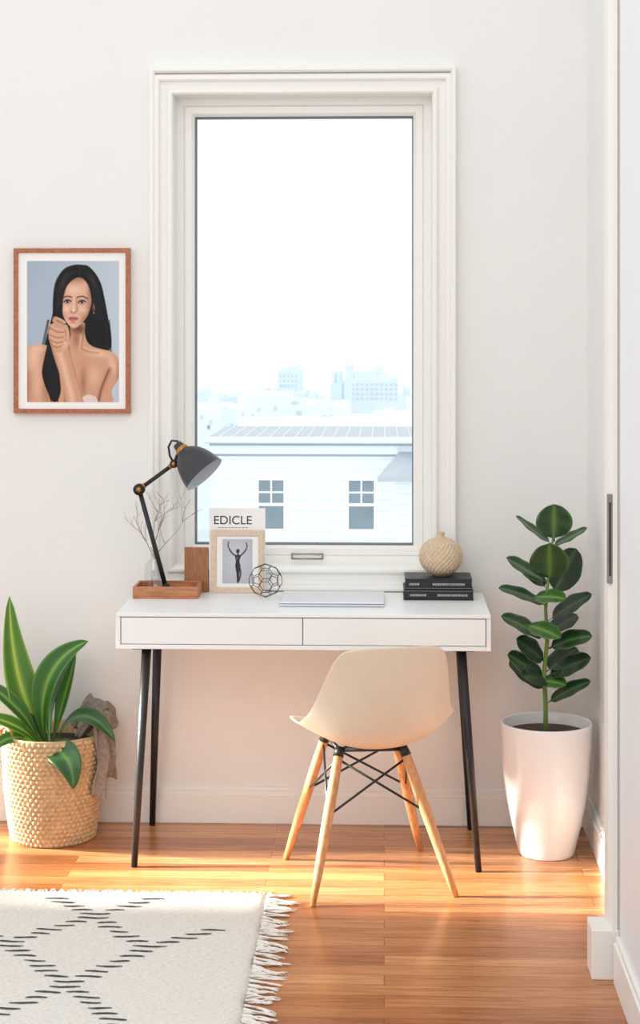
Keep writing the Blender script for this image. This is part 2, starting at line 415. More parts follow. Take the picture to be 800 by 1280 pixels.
# ------------------------------------------------------------ chair
CX, CY, TH = -.040, 4.97, math.radians(17)
fw = Vector((-math.sin(TH), math.cos(TH), 0)); rt = Vector((math.cos(TH), math.sin(TH), 0))
prof = [(.238,.412,.165,.004),(.222,.428,.19,.008),(.14,.428,.210,.022),(.04,.412,.222,.05),(-.05,.400,.226,.075),(-.12,.400,.226,.10),
        (-.165,.425,.221,.105),(-.192,.475,.210,.095),(-.210,.54,.196,.078),(-.222,.60,.184,.06),(-.230,.655,.172,.042),(-.235,.692,.160,.03),(-.238,.711,.141,.022)]
nu = 16; vs = []; fs = []
np_ = len(prof)
for i, (f, z, w, c) in enumerate(prof):
    a = prof[max(i-1, 0)]; b = prof[min(i+1, np_-1)]
    tf, tz = b[0]-a[0], b[1]-a[1]; l = math.hypot(tf, tz); nf, nz = tz/l, -tf/l
    for j in range(nu+1):
        u = j/nu*2-1
        k = c*abs(u)**2.4
        dz = -.014*abs(u)**4 if i >= np_-3 else 0
        dfw = -.02*abs(u)**3 if i <= 1 else 0
        p = Vector((CX, CY, 0)) + fw*(f+nf*k+dfw) + rt*(u*w) + Vector((0, 0, z+nz*k+dz))
        vs.append(p)
for i in range(np_-1):
    for j in range(nu):
        a = i*(nu+1)+j
        fs.append([a, a+1, a+nu+2, a+nu+1])
M_shell = mat('cream_shell', (230,214,192), .42, noise=.015, nscale=12)
M_shell.node_tree.nodes['Principled BSDF'].inputs['Subsurface Weight'].default_value = .08
M_shell.node_tree.nodes['Principled BSDF'].inputs['Subsurface Scale'].default_value = .02
shell = mobj('seat_shell', vs, fs, M_shell, True)
so = shell.modifiers.new('thick', 'SOLIDIFY'); so.thickness = .007; so.offset = 0
sb = shell.modifiers.new('sub', 'SUBSURF'); sb.levels = 2; sb.render_levels = 2
tops = [Vector((-.127, 4.88, .392)), Vector((.056, 4.90, .392)), Vector((-.172, 5.05, .395)), Vector((.030, 5.07, .395))]
feet = [Vector((-.197, 4.715, 0)), Vector((.201, 4.815, 0)), Vector((-.295, 5.135, 0)), Vector((.110, 5.235, 0))]
cl = []
for i in range(4):
    t, f = tops[i], feet[i]
    pts = [t.lerp(f, k) for k in (0, .06, .2, .5, .8, 1)]
    cl.append(tubes('leg_%d' % (i+1), [(pts, [.011, .0135, .0150, .0150, .0125, .0085])], M_wood_leg, 20))
    cl.append(tubes('leg_cap_%d' % (i+1), [([t.lerp(f, -.02), t.lerp(f, .045)], [.012, .0155])], M_black, 16))
br = []
def on(i, k): return tops[i].lerp(feet[i], k)
for (a, b) in ((0, 1), (1, 3), (3, 2), (2, 0)):
    br.append(([on(a, .06), on(b, .43)], .0034)); br.append(([on(b, .06), on(a, .43)], .0034))
for (a, b) in ((0, 1), (1, 3), (3, 2), (2, 0)):
    br.append(([on(a, 0), on(b, 0)], .006))
br.append(([on(0, 0), on(3, 0)], .006)); br.append(([on(1, 0), on(2, 0)], .006))
cl.append(tubes('wire_bracing', br, M_black, 10))
cc = (tops[0]+tops[1]+tops[2]+tops[3])/4
cl.append(lathe('shock_mount', [(.001, -.010), (.06, -.010), (.075, .002), (.075, .010), (.001, .012)], M_black, 32, (cc.x, cc.y, .393)))
group('shell_chair', (CX, CY, 0), [shell]+cl)

# ------------------------------------------------------------ desk lamp
LY = 5.38
def lp(x, z, y=LY): return Vector((x, y, z))
B, J, E = lp(-.685, .770), lp(-.7705, 1.084), lp(-.660, 1.165)
lk = [tubes('arms', [([B, J], .0075), ([J, E], .0065)], M_black, 16)]
lk.append(lathe('base', [(.001, 0), (.030, 0), (.031, .006), (.028, .012), (.012, .016), (.009, .03), (.001, .03)], M_black, 40, (B.x, B.y, .7585)))
def disc(name, p, r, t, m): return tubes(name, [([p+Vector((0, -t, 0)), p+Vector((0, t, 0))], r)], m, 24)
lk += [disc('elbow', J, .018, .011, M_black), disc('elbow_knob', J+Vector((0, -.012, 0)), .008, .004, M_brass), disc('wrist', E, .013, .010, M_black), disc('wrist_knob', E+Vector((0, -.012, 0)), .007, .004, M_brass)]
lk.append(tubes('neck', [([E, lp(-.674, 1.19), lp(-.678, 1.218), lp(-.668, 1.238), lp(-.650, 1.236), lp(-.640, 1.222)], .0035), ([E, lp(-.652, 1.19), lp(-.640, 1.205)], .0045)], M_black, 10))
lk.append(tubes('brass_sleeve', [([J.lerp(E, .04), J.lerp(E, .16)], .0085), ([J.lerp(E, .86), J.lerp(E, .97)], .008)], M_brass, 16))
ax = Vector((.67, -.22, -.70)).normalized(); ap = lp(-.652, 1.228)
shp = [(0.0, .004), (.002, .014), (.02, .018), (.03, .020), (.04, .032), (.055, .046), (.075, .056), (.10, .064), (.132, .070), (.134, .071), (.132, .0685), (.10, .062), (.075, .054), (.055, .044), (.04, .026)]
rq = ax.to_track_quat('Z', 'Y')
def shade(name, pr, m, inner=False):
    o = lathe(name, [(r, z) for z, r in pr], m, 56, (0, 0, 0), closeb=False)
    o.matrix_world = Matrix.Translation(ap) @ rq.to_matrix().to_4x4(); return o
lk.append(shade('lamp_shade', shp[:10], mat('charcoal_shade', (52,54,58), .4, noise=.05)))
lk.append(shade('shade_lining', shp[9:], mat('shade_inner', (190,196,204), .5)))
lk.append(shade('brass_collar', [(.018, .0185), (.024, .0215), (.030, .0215)], M_brass))
bo = lathe('bulb', [(.001, .085), (.012, .083), (.02, .07), (.02, .06), (.012, .045), (.012, .03)], mat('bulb_glass', (240,240,235), .2), 24, closeb=False)
bo.matrix_world = Matrix.Translation(ap) @ rq.to_matrix().to_4x4(); lk.append(bo)
group('desk_lamp', (B.x, B.y, .7585), lk)

tx0, tx1, ty0, ty1 = -.782, -.578, 5.315, 5.455
tray = boxes('wooden_tray', [(tx0, tx1, ty0, ty1, .7502, .758), (tx0, tx1, ty0, ty0+.009, .758, .787), (tx0, tx1, ty1-.009, ty1, .758, .787),
                             (tx0, tx0+.009, ty0+.009, ty1-.009, .758, .787), (tx1-.009, tx1, ty0+.009, ty1-.009, .758, .787)], M_wood_tray, .0015)
boxes('wooden_block', [(-.637, -.560, 5.457, 5.473, .7505, .892)], M_wood_box, .002)

vm = gm.copy(); vm.name = 'vase_glass'; vm.node_tree.nodes['Mix Shader'].inputs[0].default_value = .16
tn = [n for n in vm.node_tree.nodes if n.type == 'BSDF_TRANSPARENT'][0]; tn.inputs[0].default_value = (.93, .95, .95, 1)
VX, VYc = -.727, 5.412
vb = lathe('vase_body', [(.001, 0), (.024, 0), (.030, .01), (.032, .05), (.028, .085), (.014, .105), (.011, .125), (.014, .14), (.012, .14), (.009, .125)], vm, 40, (VX, VYc, .7585))
tw = []
random.seed(11)
def twig(p, d, L, r, lev):
    pts = [p]; q = p.copy(); dd = d.copy()
    for i in range(5):
        dd = (dd+Vector((random.uniform(-.22,.22), random.uniform(-.12,.12), random.uniform(-.10,.18)))).normalized()
        q = q+dd*L/5
        if q.y > 5.475: q.y = 5.475
        pts.append(q.copy())
    tw.append((pts, [r*(1-.13*i) for i in range(6)]))
    if lev > 0:
        for k in range(4 if lev > 1 else 3):
            i = random.randint(2, 5)
            nd = (dd+Vector((random.uniform(-1,1), random.uniform(-.3,.3), random.uniform(-.3,.6)))).normalized()
            twig(pts[i], nd, L*.5, r*.65, lev-1)
for dx in (-.55, -.25, .12, .45):
    twig(Vector((VX, VYc, .86)), Vector((dx, .10, 1)).normalized(), .15, .0014, 2)
tg = tubes('twigs', tw, mat('dry_twig', (140,124,108), .8), 5)
group('twig_vase', (VX, VYc, .7585), [vb, tg])

# ------------------------------------------------------------ magazine with EDICLE
mx0, mx1 = -.557, -.378
mg = boxes('board', [(mx0, mx1, 5.452, 5.460, .7505, 1.018)], M_paper, .001)
def text(name, s, x0, x1, z, h, y, m):
    cu = bpy.data.curves.new(name, 'FONT'); cu.body = s; cu.size = .1; cu.extrude = .0002
    o = bpy.data.objects.new(name, cu); COL.objects.link(o); bpy.context.view_layer.update()
    w0, h0 = o.dimensions[0], o.dimensions[1]
    o.data.materials.append(m)
    bb = o.bound_box; mnx = min(v[0] for v in bb); mny = min(v[1] for v in bb)
    sx, sy = (x1-x0)/w0, h/h0
    dg = bpy.context.evaluated_depsgraph_get(); me = bpy.data.meshes.new_from_object(o.evaluated_get(dg))
    bpy.data.objects.remove(o)
    for v in me.vertices:
        a = v.co.copy(); v.co = Vector((x0+(a.x-mnx)*sx, y-a.z, z+(a.y-mny)*sy))
    me.update()
    o = bpy.data.objects.new(name, me); COL.objects.link(o)
    return o
M_ink = mat('ink', (45,45,48), .7); M_ink2 = mat('pale_ink', (165,150,140), .7)
tt = text('title', 'EDICLE', -.541, -.421, .967, .027, 5.4515, M_ink)
fine = boxes('fine_print', [(-.530+i*.011, -.522+i*.011, 5.4512, 5.452, .9555, .9580) for i in range(9)], M_ink2)
group('magazine', (-.467, 5.456, .7505), [mg, tt, fine])
fx0, fx1, fz1 = -.550, -.382, .948
pf = rframe('frame', fx0, fx1, .7505, fz1, [(0, 5.4500), (0, 5.438), (.016, 5.438), (.018, 5.441), (.018, 5.4500)], M_wood_light)
mt = boxes('mat_board', [(fx0+.017, fx1-.017, 5.4425, 5.4495, .767, fz1-.017)], M_paper)
cv = Canvas(278, 318, 675, 736, 4)
cv.blend(np.ones(cv.X.shape), (184,186,192)); cv.blob(298, 700, 22, 30, (206,208,214), .7)
D = (44,42,46); D2 = (100,94,94); D3 = (150,142,138)
tm = cv.poly([(294.8,697.5),(297.3,696.4),(300,696.4),(302.4,697.6),(301.6,701.5),(300.6,705),(301.2,708.5),(302,712),(301.4,718),(300.6,724),(300.2,733),(297.4,733),(297.0,724),(296.0,717),(295.2,711),(296,706),(295.4,702)], D, .7)
cv.line([(298.6,728),(298.2,735)], 1.0, D); cv.line([(300.6,712),(302.4,720),(301.6,727),(299.8,733)], 1.2, D)
cv.blob(298.6, 691.4, 2.3, 2.9, D, 1, .2, 3); cv.line([(298.6,693),(298.6,697)], 1.2, D)
cv.line([(295.6,698),(291.2,694.4),(287.6,689.5)], 1.3, D); cv.line([(287.6,689.5),(285.6,684),(286.4,679)], 1.0, D); cv.line([(301.8,698),(305.6,694.4),(309,690)], 1.3, D); cv.line([(309,690),(310.8,685),(309.6,680)], 1.0, D)
cv.clip = tm; cv.blob(297.3, 701, .9, 4, D3, .7); cv.blob(299.9, 700, .8, 3, D2, .6); cv.line([(299,709),(299.6,720),(299.2,732)], .7, D2, .8); cv.clip = None
pc = cv.build('photo', fx0+.036, fx1-.036, 5.4420, .780, .921, M_print)
group('picture_frame', (-.466, 5.445, .7505), [pf, mt, pc])

# ------------------------------------------------------------ wire ball
bm = bmesh.new(); bmesh.ops.create_icosphere(bm, subdivisions=1, radius=1)
seg_ = []
def nrm(a): return a.normalized()
for e in bm.edges:
    a, b = e.verts[0].co, e.verts[1].co
    seg_.append((nrm(a.lerp(b, 1/3)), nrm(a.lerp(b, 2/3))))
for f in bm.faces:
    v = [q.co.copy() for q in f.verts]
    for i in range(3):
        a, b, c = v[i], v[(i+1) % 3], v[(i+2) % 3]
        seg_.append((nrm(a.lerp(b, 1/3)), nrm(a.lerp(c, 1/3))))
bm.free()
R = .052; rot = Matrix.Rotation(.5, 3, 'X') @ Matrix.Rotation(.35, 3, 'Z')
PC = Vector((-.371, 5.36, .7505+.0520))
tubes('wire_ball_ornament', [([PC+rot@a*R, PC+rot@b*R], .0010) for a, b in seg_], M_black, 6)

la = boxes('base', [(-.317, .0, 5.175, 5.40, .7505, .7585)], mat('aluminium', (205,209,214), .35, metal=.4, noise=.02), .003)
lb = boxes('lid', [(-.317, .0, 5.175, 5.40, .7595, .7645)], mat('aluminium_lid', (222,225,230), .3, metal=.4, noise=.02), .002)
group('laptop', (-.16, 5.29, .7505), [la, lb])

M_book = mat('black_cover', (26,26,29), .45, noise=.1); M_pages = mat('pages', (225,220,210), .8, noise=.05, nscale=80)
def book(x0, x1, y0, y1, z0, z1, k):
    c = boxes('cover_%d' % k, [(x0, x1, y0, y1, z0, z0+.003), (x0, x1, y0, y1, z1-.003, z1), (x0+.001, x1-.001, y0, y0+.003, z0+.003, z1-.003)], M_book, .001)
    p = boxes('page_block_%d' % k, [(x0+.003, x1-.004, y0+.003, y1-.004, z0+.003, z1-.003)], M_pages)
    return [c, p]
bk = book(.060, .276, 5.315, 5.47, .7505, .7815, 1) + book(.064, .272, 5.320, 5.465, .7820, .8160, 2)
mk = []
random.seed(5)
for (z, y, xs) in ((.766, 5.3140, (.08, .125)), (.766, 5.3140, (.165, .255)), (.799, 5.3190, (.078, .105)), (.799, 5.3190, (.15, .25))):
    xx = xs[0]
    while xx < xs[1]:
        w = random.uniform(.002, .005); mk.append((xx, xx+w, y, y+.0012, z-.0032, z+.0032)); xx += w+.0016
mk += [(.062, .274, 5.3142, 5.3152, .7785, .7792), (.066, .270, 5.3192, 5.3202, .7865, .7871)]
bk.append(boxes('spine_marks', mk, mat('silver_ink', (170,170,170), .5)))
group('book_stack', (.168, 5.39, .7505), bk)

M_vase = mat('woven_ceramic', (212,188,158), .75, noise=.08, nscale=70)
def vfn(a, z): return .0026*math.sin(a*26)*math.sin(z*380)
pr = [(.001, 0), (.022, 0)]
for i in range(1, 90):
    t = -1.22+i/90*2.62
    pr.append((.067*math.cos(t), .0605+.0615*math.sin(t)))
pr = [(max(.0105, r), z) for r, z in pr]; pr[0] = (.001, 0)
pr += [(.011, .124), (.0125, .132), (.014, .136), (.012, .136), (.009, .125), (.008, .10)]
o = lathe('round_vase', pr, M_vase, 240, (.177, 5.39, .8165), lambda a, z: vfn(a, z) if z < .112 else 0, closeb=False)

# ------------------------------------------------------------ framed portrait
px = lambda p: (p-480)/388.8
pz = lambda p: 1.587-(p-412)/388.8
fr_ = rframe('frame', px(17)-.004, px(162), pz(517), pz(310), [(0, WY-.001), (0, 5.497), (.0135, 5.497), (.0145, 5.502), (.0145, WY-.001)], M_wood_frame)
mt_ = boxes('mat_board', [(px(17)+.008, px(162)-.012, 5.5045, 5.518, pz(517)+.012, pz(310)-.012)], M_paper)
def portrait():
    c = Canvas(32, 148, 326, 503, 4)
    g = (c.X-32)/116; c.C[:] = np.array((160,175,191))*(1-g[..., None]) + np.array((192,202,212))*g[..., None]
    c.blob(40, 400, 30, 60, (180,193,206), .5)
    HAIR = (14,12,15); SHEEN = (66,62,72)
    SK = (208,156,126); SD = (150,98,74); DD = (92,54,42); SL = (238,200,174)
    hm = c.poly([(96,330.5),(86,332.5),(77,339),(71,350),(67.5,366),(66,382),(63,398),(58,416),(54,436),(53,465),(58,486),(72,490),(76,460),(80,440),(92,432),(104,432),(116,437),(128,439),(137.5,435),(138,418),(134,396),(130,374),(125,354),(117,340),(107,332.5)], HAIR, 1.2)
    for k in range(5): c.line([(128+k*2, 400),(133+k*1.2, 424),(132+k*1.6, 440+k*.6)], .8, HAIR, .8)
    for k in range(3): c.line([(60-k, 400),(54-k*1.2, 430),(51-k*.6, 452)], .7, HAIR, .7)
    c.clip = hm
    c.blob(122, 366, 2.5, 18, SHEEN, .4, -.25); c.blob(130, 402, 2.5, 22, SHEEN, .35, -.12)
    for k in range(8):
        x0 = 114+k*2
        c.line([(x0-2, 350+k*2), (x0+1, 376), (x0+3, 405), (x0+3+k*.5, 437)], .6, SHEEN, .28)
    c.clip = None
    bmk = c.poly([(28,439),(36,433),(48,430.5),(60,432),(74,432.5),(83,429),(87,420),(87.5,406),(104,403),(105,416),(108,427),(116,433.5),(129,437),(139,440),(146,447),(150.5,460),(147,474),(139,488),(131,510),(28,510)], SK, .9)
    c.clip = bmk
    c.blob(40, 446, 8, 18, SL, .75, .25); c.blob(46, 436, 12, 4, SL, .5); c.blob(33, 482, 4, 26, SD, .45); c.blob(57, 474, 5, 34, SD, .65); c.blob(45, 478, 6, 24, SL, .45)
    c.blob(122, 442, 13, 4.5, SL, .75, .12); c.blob(140, 456, 5, 13, SL, .6, -.35); c.blob(148, 468, 3, 12, SD, .6)
    c.line([(102,436),(111,440),(122,441.5)], 2.4, SD, .4, 1); c.line([(103,434),(111,437.5),(122,438.5)], 1.5, SL, .5, 1)
    c.blob(97, 411, 10, 7, DD, .85); c.blob(94, 424, 4, 9, SD, .7); c.line([(104,408),(103,420),(100,436)], 1.5, SD, .5, 1); c.line([(100,420),(99,437)], 2, SL, .4, 1)
    c.line([(136,462),(131,474),(126,486),(122,500)], 4.5, SD, .65, 1); c.line([(135,463),(130,475),(125.5,487),(122,503)], 1.1, DD, .7)
    c.blob(117, 470, 7, 12, SL, .5); c.blob(103, 478, 4, 18, SD, .6)
    c.clip = None
    c.poly([(101,499),(107,494),(113,494),(120,498),(122,512),(99,512)], (222,206,198), 1.4)
    hm2 = c.poly([(69,372),(66,392),(61,412),(57,434),(53,452),(51,466),(54,480),(59,492),(63,501),(70,502),(74.5,488),(73,468),(75,448),(78,430),(79,410),(77,392),(76,378)], HAIR, 1.6)
    for k in range(4): c.line([(56+k*4, 470),(60+k*3.2, 492),(63+k*3, 505)], .7, HAIR, .85)
    c.clip = hm2
    for k in range(7): c.line([(70+k, 378), (64+k*1.9, 415), (57+k*2.4, 450), (62+k*1.7, 495)], .7, SHEEN, .28)
    c.clip = None
    FACE = [(96,341),(86,345),(79,354),(75.5,366),(75,379),(76,389),(79,398),(84,405.5),(89.5,409.8),(94,409.5),(101,404),(107.5,396),(111.5,386),(113.5,374),(113,360),(106,346)]
    fm_ = c.poly(FACE, (222,174,148), 1)
    c.clip = fm_
    c.blob(113, 384, 6, 22, SD, .75, .12); c.blob(107, 399, 8, 6, SD, .75, -.75); c.blob(75.5, 390, 3.5, 12, SD, .5, -.25)
    c.blob(92, 362, 9, 5, SL, .75); c.blob(81.5, 386.5, 4.5, 4, SL, .85); c.blob(102, 387.5, 4.5, 3.5, SL, .7); c.blob(90, 406, 4, 2, SL, .5)
    c.blob(83, 391, 3.5, 3, (224,150,130), .35); c.blob(101, 392, 4, 3, (214,140,118), .35)
    c.blob(95, 346, 18, 7, SD, .8); c.blob(78, 362, 3, 9, SD, .5); c.blob(112, 364, 4, 10, SD, .6)
    c.clip = None
    c.blob(116.3, 384, 2, 5, SD, .9); c.blob(116.3, 391, .9, .9, (220,210,190), .8)
    hl_ = c.poly([(99.5,345),(94,347),(88.5,350.5),(83.4,356),(80.2,362),(78.2,370),(77.2,378),(76.6,388),(76,396),(66,398),(65,372),(69,350),(82,334),(99,334)], HAIR, 1.8)
    hr_ = c.poly([(97.5,345),(102.5,348),(107,352.5),(110.3,359),(112.4,367),(114,375),(117.6,380),(118.6,390),(117.5,400),(118,414),(122,430),(132,432),(130,390),(125,356),(110,333),(98,334)], HAIR, 1.8)
    c.clip = hl_; c.blob(77.5, 352, 2.6, 11, SHEEN, .5, .45)
    for k in range(6): c.line([(95-k*2.6,338+k*.5),(86-k*2.2,346+k),(78-k*1.4,360+k),(74-k,384)], .55, SHEEN, .4)
    c.clip = hr_; c.blob(116, 352, 2.6, 12, SHEEN, .45, -.45)
    for k in range(6): c.line([(101+k*2.2,338+k*.6),(111+k*1.8,350+k),(116+k*1.6,368),(120+k*1.6,400)], .55, SHEEN, .4)
    c.clip = None
    c.line([(97.5,332),(98.3,344)], .6, (110,80,68), .5)
    BRW = (40,26,24)
    c.line([(78,371.8),(81,370.4),(84.5,370.3),(88.4,371.4)], 1.25, BRW, .75); c.line([(95.2,371.8),(99,370.4),(103.5,370.7),(108.3,373)], 1.25, BRW, .75)
    for ex, ey in ((83,376.9), (101.3,377.5)):
        c.blob(ex, ey-1.6, 5, 2.0, (160,106,84), .6); c.blob(ex, ey+2.6, 4.4, 1.2, (178,124,100), .5)
        c.poly([(ex-4, ey+.5), (ex-1.6, ey-1.6), (ex+1.4, ey-1.6), (ex+4, ey+.2), (ex+1, ey+1.6), (ex-1.8, ey+1.6)], (220,208,204), .5)
        c.blob(ex+.1, ey-.05, 1.9, 1.75, (36,20,18), 1, 0, 4); c.blob(ex+.1, ey, .9, .9, (6,4,4), 1, 0, 3)
        c.line([(ex-4.4, ey+.7), (ex-2, ey-1.3), (ex+1.4, ey-1.7), (ex+4.6, ey-.2)], 1.05, (12,8,10), 1); c.line([(ex-3.6, ey+1.2), (ex, ey+1.9), (ex+3.6, ey+.9)], .5, (90,52,44), .7)
        c.line([(ex-3.6, ey-1.9), (ex, ey-3.2), (ex+4, ey-1.7)], .5, (110,68,54), .6)
        c.blob(ex+.7, ey-.6, .45, .45, (255,255,255), .9)
    c.line([(94.4,372),(94.8,379),(95.3,386)], 1.9, (164,110,86), .55, 1); c.line([(91.6,372),(91,380),(90.6,387)], 1.5, SL, .8, 1); c.blob(90.8, 387.4, 1.8, 1.4, (246,214,192), .8)
    c.blob(95, 388, 1.4, 1.8, SD, .5); c.blob(87.2, 388.2, 1.1, 1.5, SD, .45)
    c.line([(87.4,389.6),(88.8,390.2)], .75, (80,36,30), .8); c.line([(92,390.3),(93.9,389.5)], .75, (80,36,30), .8); c.line([(88,391.3),(90.5,391.9),(93,391.2)], .9, SD, .5)
    c.poly([(84,397.6),(87,395.9),(89.1,395.5),(90.4,396.2),(91.8,395.6),(93.8,396.2),(96.8,398.1),(93.4,401),(90,402.1),(86.6,401)], (186,104,98), .8)
    c.line([(84.4,397.9),(87.5,398.2),(90.4,398.5),(93.5,398.2),(96.4,398.2)], .55, (104,44,46), .9); c.blob(89.8, 400.2, 2.2, .8, (222,150,142), .8); c.blob(90.2, 403.6, 3.2, .9, SD, .5)
    am = c.poly([(63,434),(72,440),(84,430),(88,448),(95,472),(102,498),(106,514),(81,514),(78,490),(73,468),(67,450)], SK, .9)
    c.clip = am
    c.line([(62,436),(69,462),(75,488),(79,505)], 4, SD, .8, 1); c.line([(86,432),(92,456),(99,480),(106,505)], 3.8, SD, .8, 1); c.line([(73,440),(80,464),(87,490),(90,505)], 6, SL, .75, 1)
    c.clip = None
    # relaxed hand: loosely curled fingers, index reaching up to the jaw
    hd = c.poly([(61,409),(64.5,404),(70,402),(77,403.5),(82.5,407.5),(84.4,414),(86,421),(84.5,431),(80,438),(71,441),(64.5,437),(61.5,431),(59.6,423),(59.2,415)], SK, .9)
    c.clip = hd; c.blob(79, 428, 6, 9, SL, .65); c.blob(62, 433, 3, 8, SD, .5); c.clip = None
    fingers = [[(76,430),(70,431.6),(64.4,429)], [(77,424.6),(69.5,426),(61.6,422.4)], [(78,418.8),(69.5,419.4),(60.4,415.2)], [(79,412.6),(70,411.8),(62,407.6)]]
    for k, f in enumerate(fingers):
        c.line(f, 3.1, SK, 1, .25); c.line([(x, y+2.8) for x, y in f], .85, (116,72,54), .6, 1); c.line([(x, y-.7) for x, y in f], 2.1, SL, .4, 1)
        c.blob(f[-1][0]-1.6, f[-1][1]+.8, 1.3, 1.8, SD, .5)
    ixf = [(79,409),(72.5,405),(66.5,400.6),(67.4,397.6),(73,399.6),(79.2,403)]
    c.line(ixf[2:], 2.5, SK, 1, .25); c.line(ixf[:3], 2.7, SK, 1, .25); c.line([(80,406.4),(73,402.8),(69.4,400.6)], .8, (116,72,54), .65, 1); c.line([(68,396.9),(73,398.6),(78.6,401.9)], 1.2, SL, .6, 1)
    c.line([(82.6,426),(83.8,418),(82.8,412),(81.4,408)], 2.3, SK, 1, .25); c.line([(80.2,426),(81.2,418.5),(79.8,412)], .75, (116,72,54), .5, 1); c.line([(83.4,423),(83.8,416.5),(82.6,411.4)], 1.2, SL, .6, 1)
    c.blob(79.6, 403.2, .9, .8, (238,204,192), .8); c.blob(81.6, 406.8, .8, .9, (238,204,192), .7)
    rng = np.random.default_rng(4); c.C += rng.normal(0, 2.2, c.C.shape[:2])[..., None]
    return c
pt = portrait().build('portrait_print', px(32), px(148), 5.5040, pz(503), pz(326), M_print)
group('framed_portrait', (px(90), 5.51, pz(413)), [fr_, mt_, pt])

# ------------------------------------------------------------ basket planter (left)
BX, BY = -1.036, 5.345
M_bask = mat('seagrass', (206,172,130), .8, noise=.16, nscale=55, bump=.4, bscale=160)
pr = [(.001, 0)]
rows = 23; H = .325
for i in range(rows*6+1):
    z = i/(rows*6)*H; t = z/H
    r = .127+.028*math.sin(t*math.pi/2)**.9
    ph = (i/6) % 1
    pr.append((r+.0038*math.sin(math.pi*ph), z))
pr += [(.156, H+.004), (.150, H+.006), (.146, H), (.143, H-.05), (.142, H-.06)]
def bfn(a, z):
    row = int(z/H*rows); return .0030*math.sin(a*52+row*math.pi*.9) if .002 < z < H-.001 else 0
bs = lathe('basket', pr, M_bask, 420, (BX, BY, 0), bfn)
soil = lathe('soil', [(.001, 0), (.142, 0)], mat('soil', (58,44,36), .95, noise=.3, nscale=60, bump=.8), 48, (BX, BY, H-.035), closeb=False)
hl = tubes('handle', [([(BX-.152, BY-.05, .315), (BX-.155, BY-.05, .345), (BX-.135, BY-.075, .362), (BX-.11, BY-.10, .345), (BX-.108, BY-.105, .315)], .006)], mat('leather', (170,112,74), .6), 10)
gl = []
def q(x, y, dy=0): return Vector((BX+(x-62)/402, BY+dy, .316-(y-918)/402))
YG = ((180,206,84),(76,124,42),(146,178,68)); DG = ((90,135,60),(40,80,38),(66,104,48)); MG = ((130,166,72),(54,104,40),(100,140,58))
gl.append(([q(50,935), q(40,890,-.02), q(12,860,-.04), q(8,742,-.02)], .050, (.55,-1,.15), 'lance', .30, YG))
gl.append(([q(54,935), q(42,862,-.06), q(64,812,-.09), q(111,794,-.07)], .042, (-.3,-1,.35), 'lance', .45, MG))
gl.append(([q(56,935,.02), q(50,860,.03), q(62,830,.05), q(95,806,.06)], .034, (-.5,-1,.1), 'lance', .3, DG))
gl.append(([q(46,935), q(34,880,-.05), q(5,865,-.08), q(-22,838,-.08)], .026, (.4,-.8,.7), 'lance', .4, MG))
gl.append(([q(46,935), q(34,900,-.07), q(10,890,-.12), q(-14,880,-.14)], .026, (.2,-.7,.8), 'lance', .3, YG))
gl.append(([q(44,935), q(30,905,-.09), q(12,905,-.13), q(-4,925,-.17)], .022, (.1,-.8,.7), 'lance', .2, MG))
gl.append(([q(52,935), q(42,890,-.02), q(30,862,-.02), q(28,838,0)], .022, (.1,-1,.1), 'lance', .3, DG))
gl.append(([q(66,930), q(82,880,-.05), q(118,872,-.09), q(147,914,-.11)], .032, (-.1,-.55,.9), 'lance', .25, DG))
gl.append(([q(58,930,-.05), q(72,916,-.15), q(104,920,-.20), q(101,965,-.19)], .044, (.15,-1,.5), 'lance', .25, DG))
gl.append(([q(60,932), q(75,880,-.04), q(84,850,-.04), q(92,815,-.02)], .024, (-.6,-1,.1), 'lance', .4, MG))
pl_ = leaves('leaves', gl, M_leaf, 24, 10)
group('potted_snake_plant', (BX, BY, 0), [bs, soil, hl, pl_])
def drape(name, a0, a1, ztop, zlen, rin, seed, m, NU=60, NV=60):
    rnd = random.Random(seed); ph = [rnd.uniform(0, 6.28) for _ in range(6)]
    vs = []; fs = []
    for i in range(NV+1):
        t = i/NV
        for j in range(NU+1):
            u = j/NU
            gather = 1-.35*math.sin(math.pi*min(1, t*1.2))*.5
            a = math.radians((a0+a1)/2+(a1-a0)*(u-.5)*gather*(1+.12*math.sin(t*5+ph[0])))
            fold = .013*math.sin(u*15+ph[1]+1.5*t)+.007*math.sin(u*33+ph[2]-2*t)+.004*math.sin(u*9+t*14+ph[3])
            if t < .3:
                k = t/.3; rr = rin+(.172-rin)*k; z = .325+(ztop-.325)*math.sin(k*math.pi*.55)+.012*math.sin(u*8+ph[4])*k+.006*math.sin(u*21+k*6)
            else:
                k = (t-.3)/.7; rr = .174+.010*math.sin(k*3); z = ztop-.006-(zlen+.03*math.sin(u*6+ph[5]))*k+.012*math.sin(u*8+ph[4])*(1-k)
            rr += fold*min(1, .35+t)
            vs.append((BX+rr*math.cos(a), min(BY+rr*math.sin(a), 5.495), z))
    for i in range(NV):
        for j in range(NU):
            k = i*(NU+1)+j; fs.append([k, k+1, k+NU+2, k+NU+1])
    o = mobj(name, vs, fs, m, True)
    s_ = o.modifiers.new('t', 'SOLIDIFY'); s_.thickness = .006
    return o
M_knit = mat('taupe_knit', (152,138,127), .95, noise=.22, nscale=110, bump=1.0, bscale=260)
t1 = drape('long_fold', -34, 8, .395, .215, .10, 3, M_knit)
t2 = drape('short_fold', -2, 62, .405, .10, .09, 9, M_knit)
group('knitted_throw', (BX+.16, BY, .38), [t1, t2])

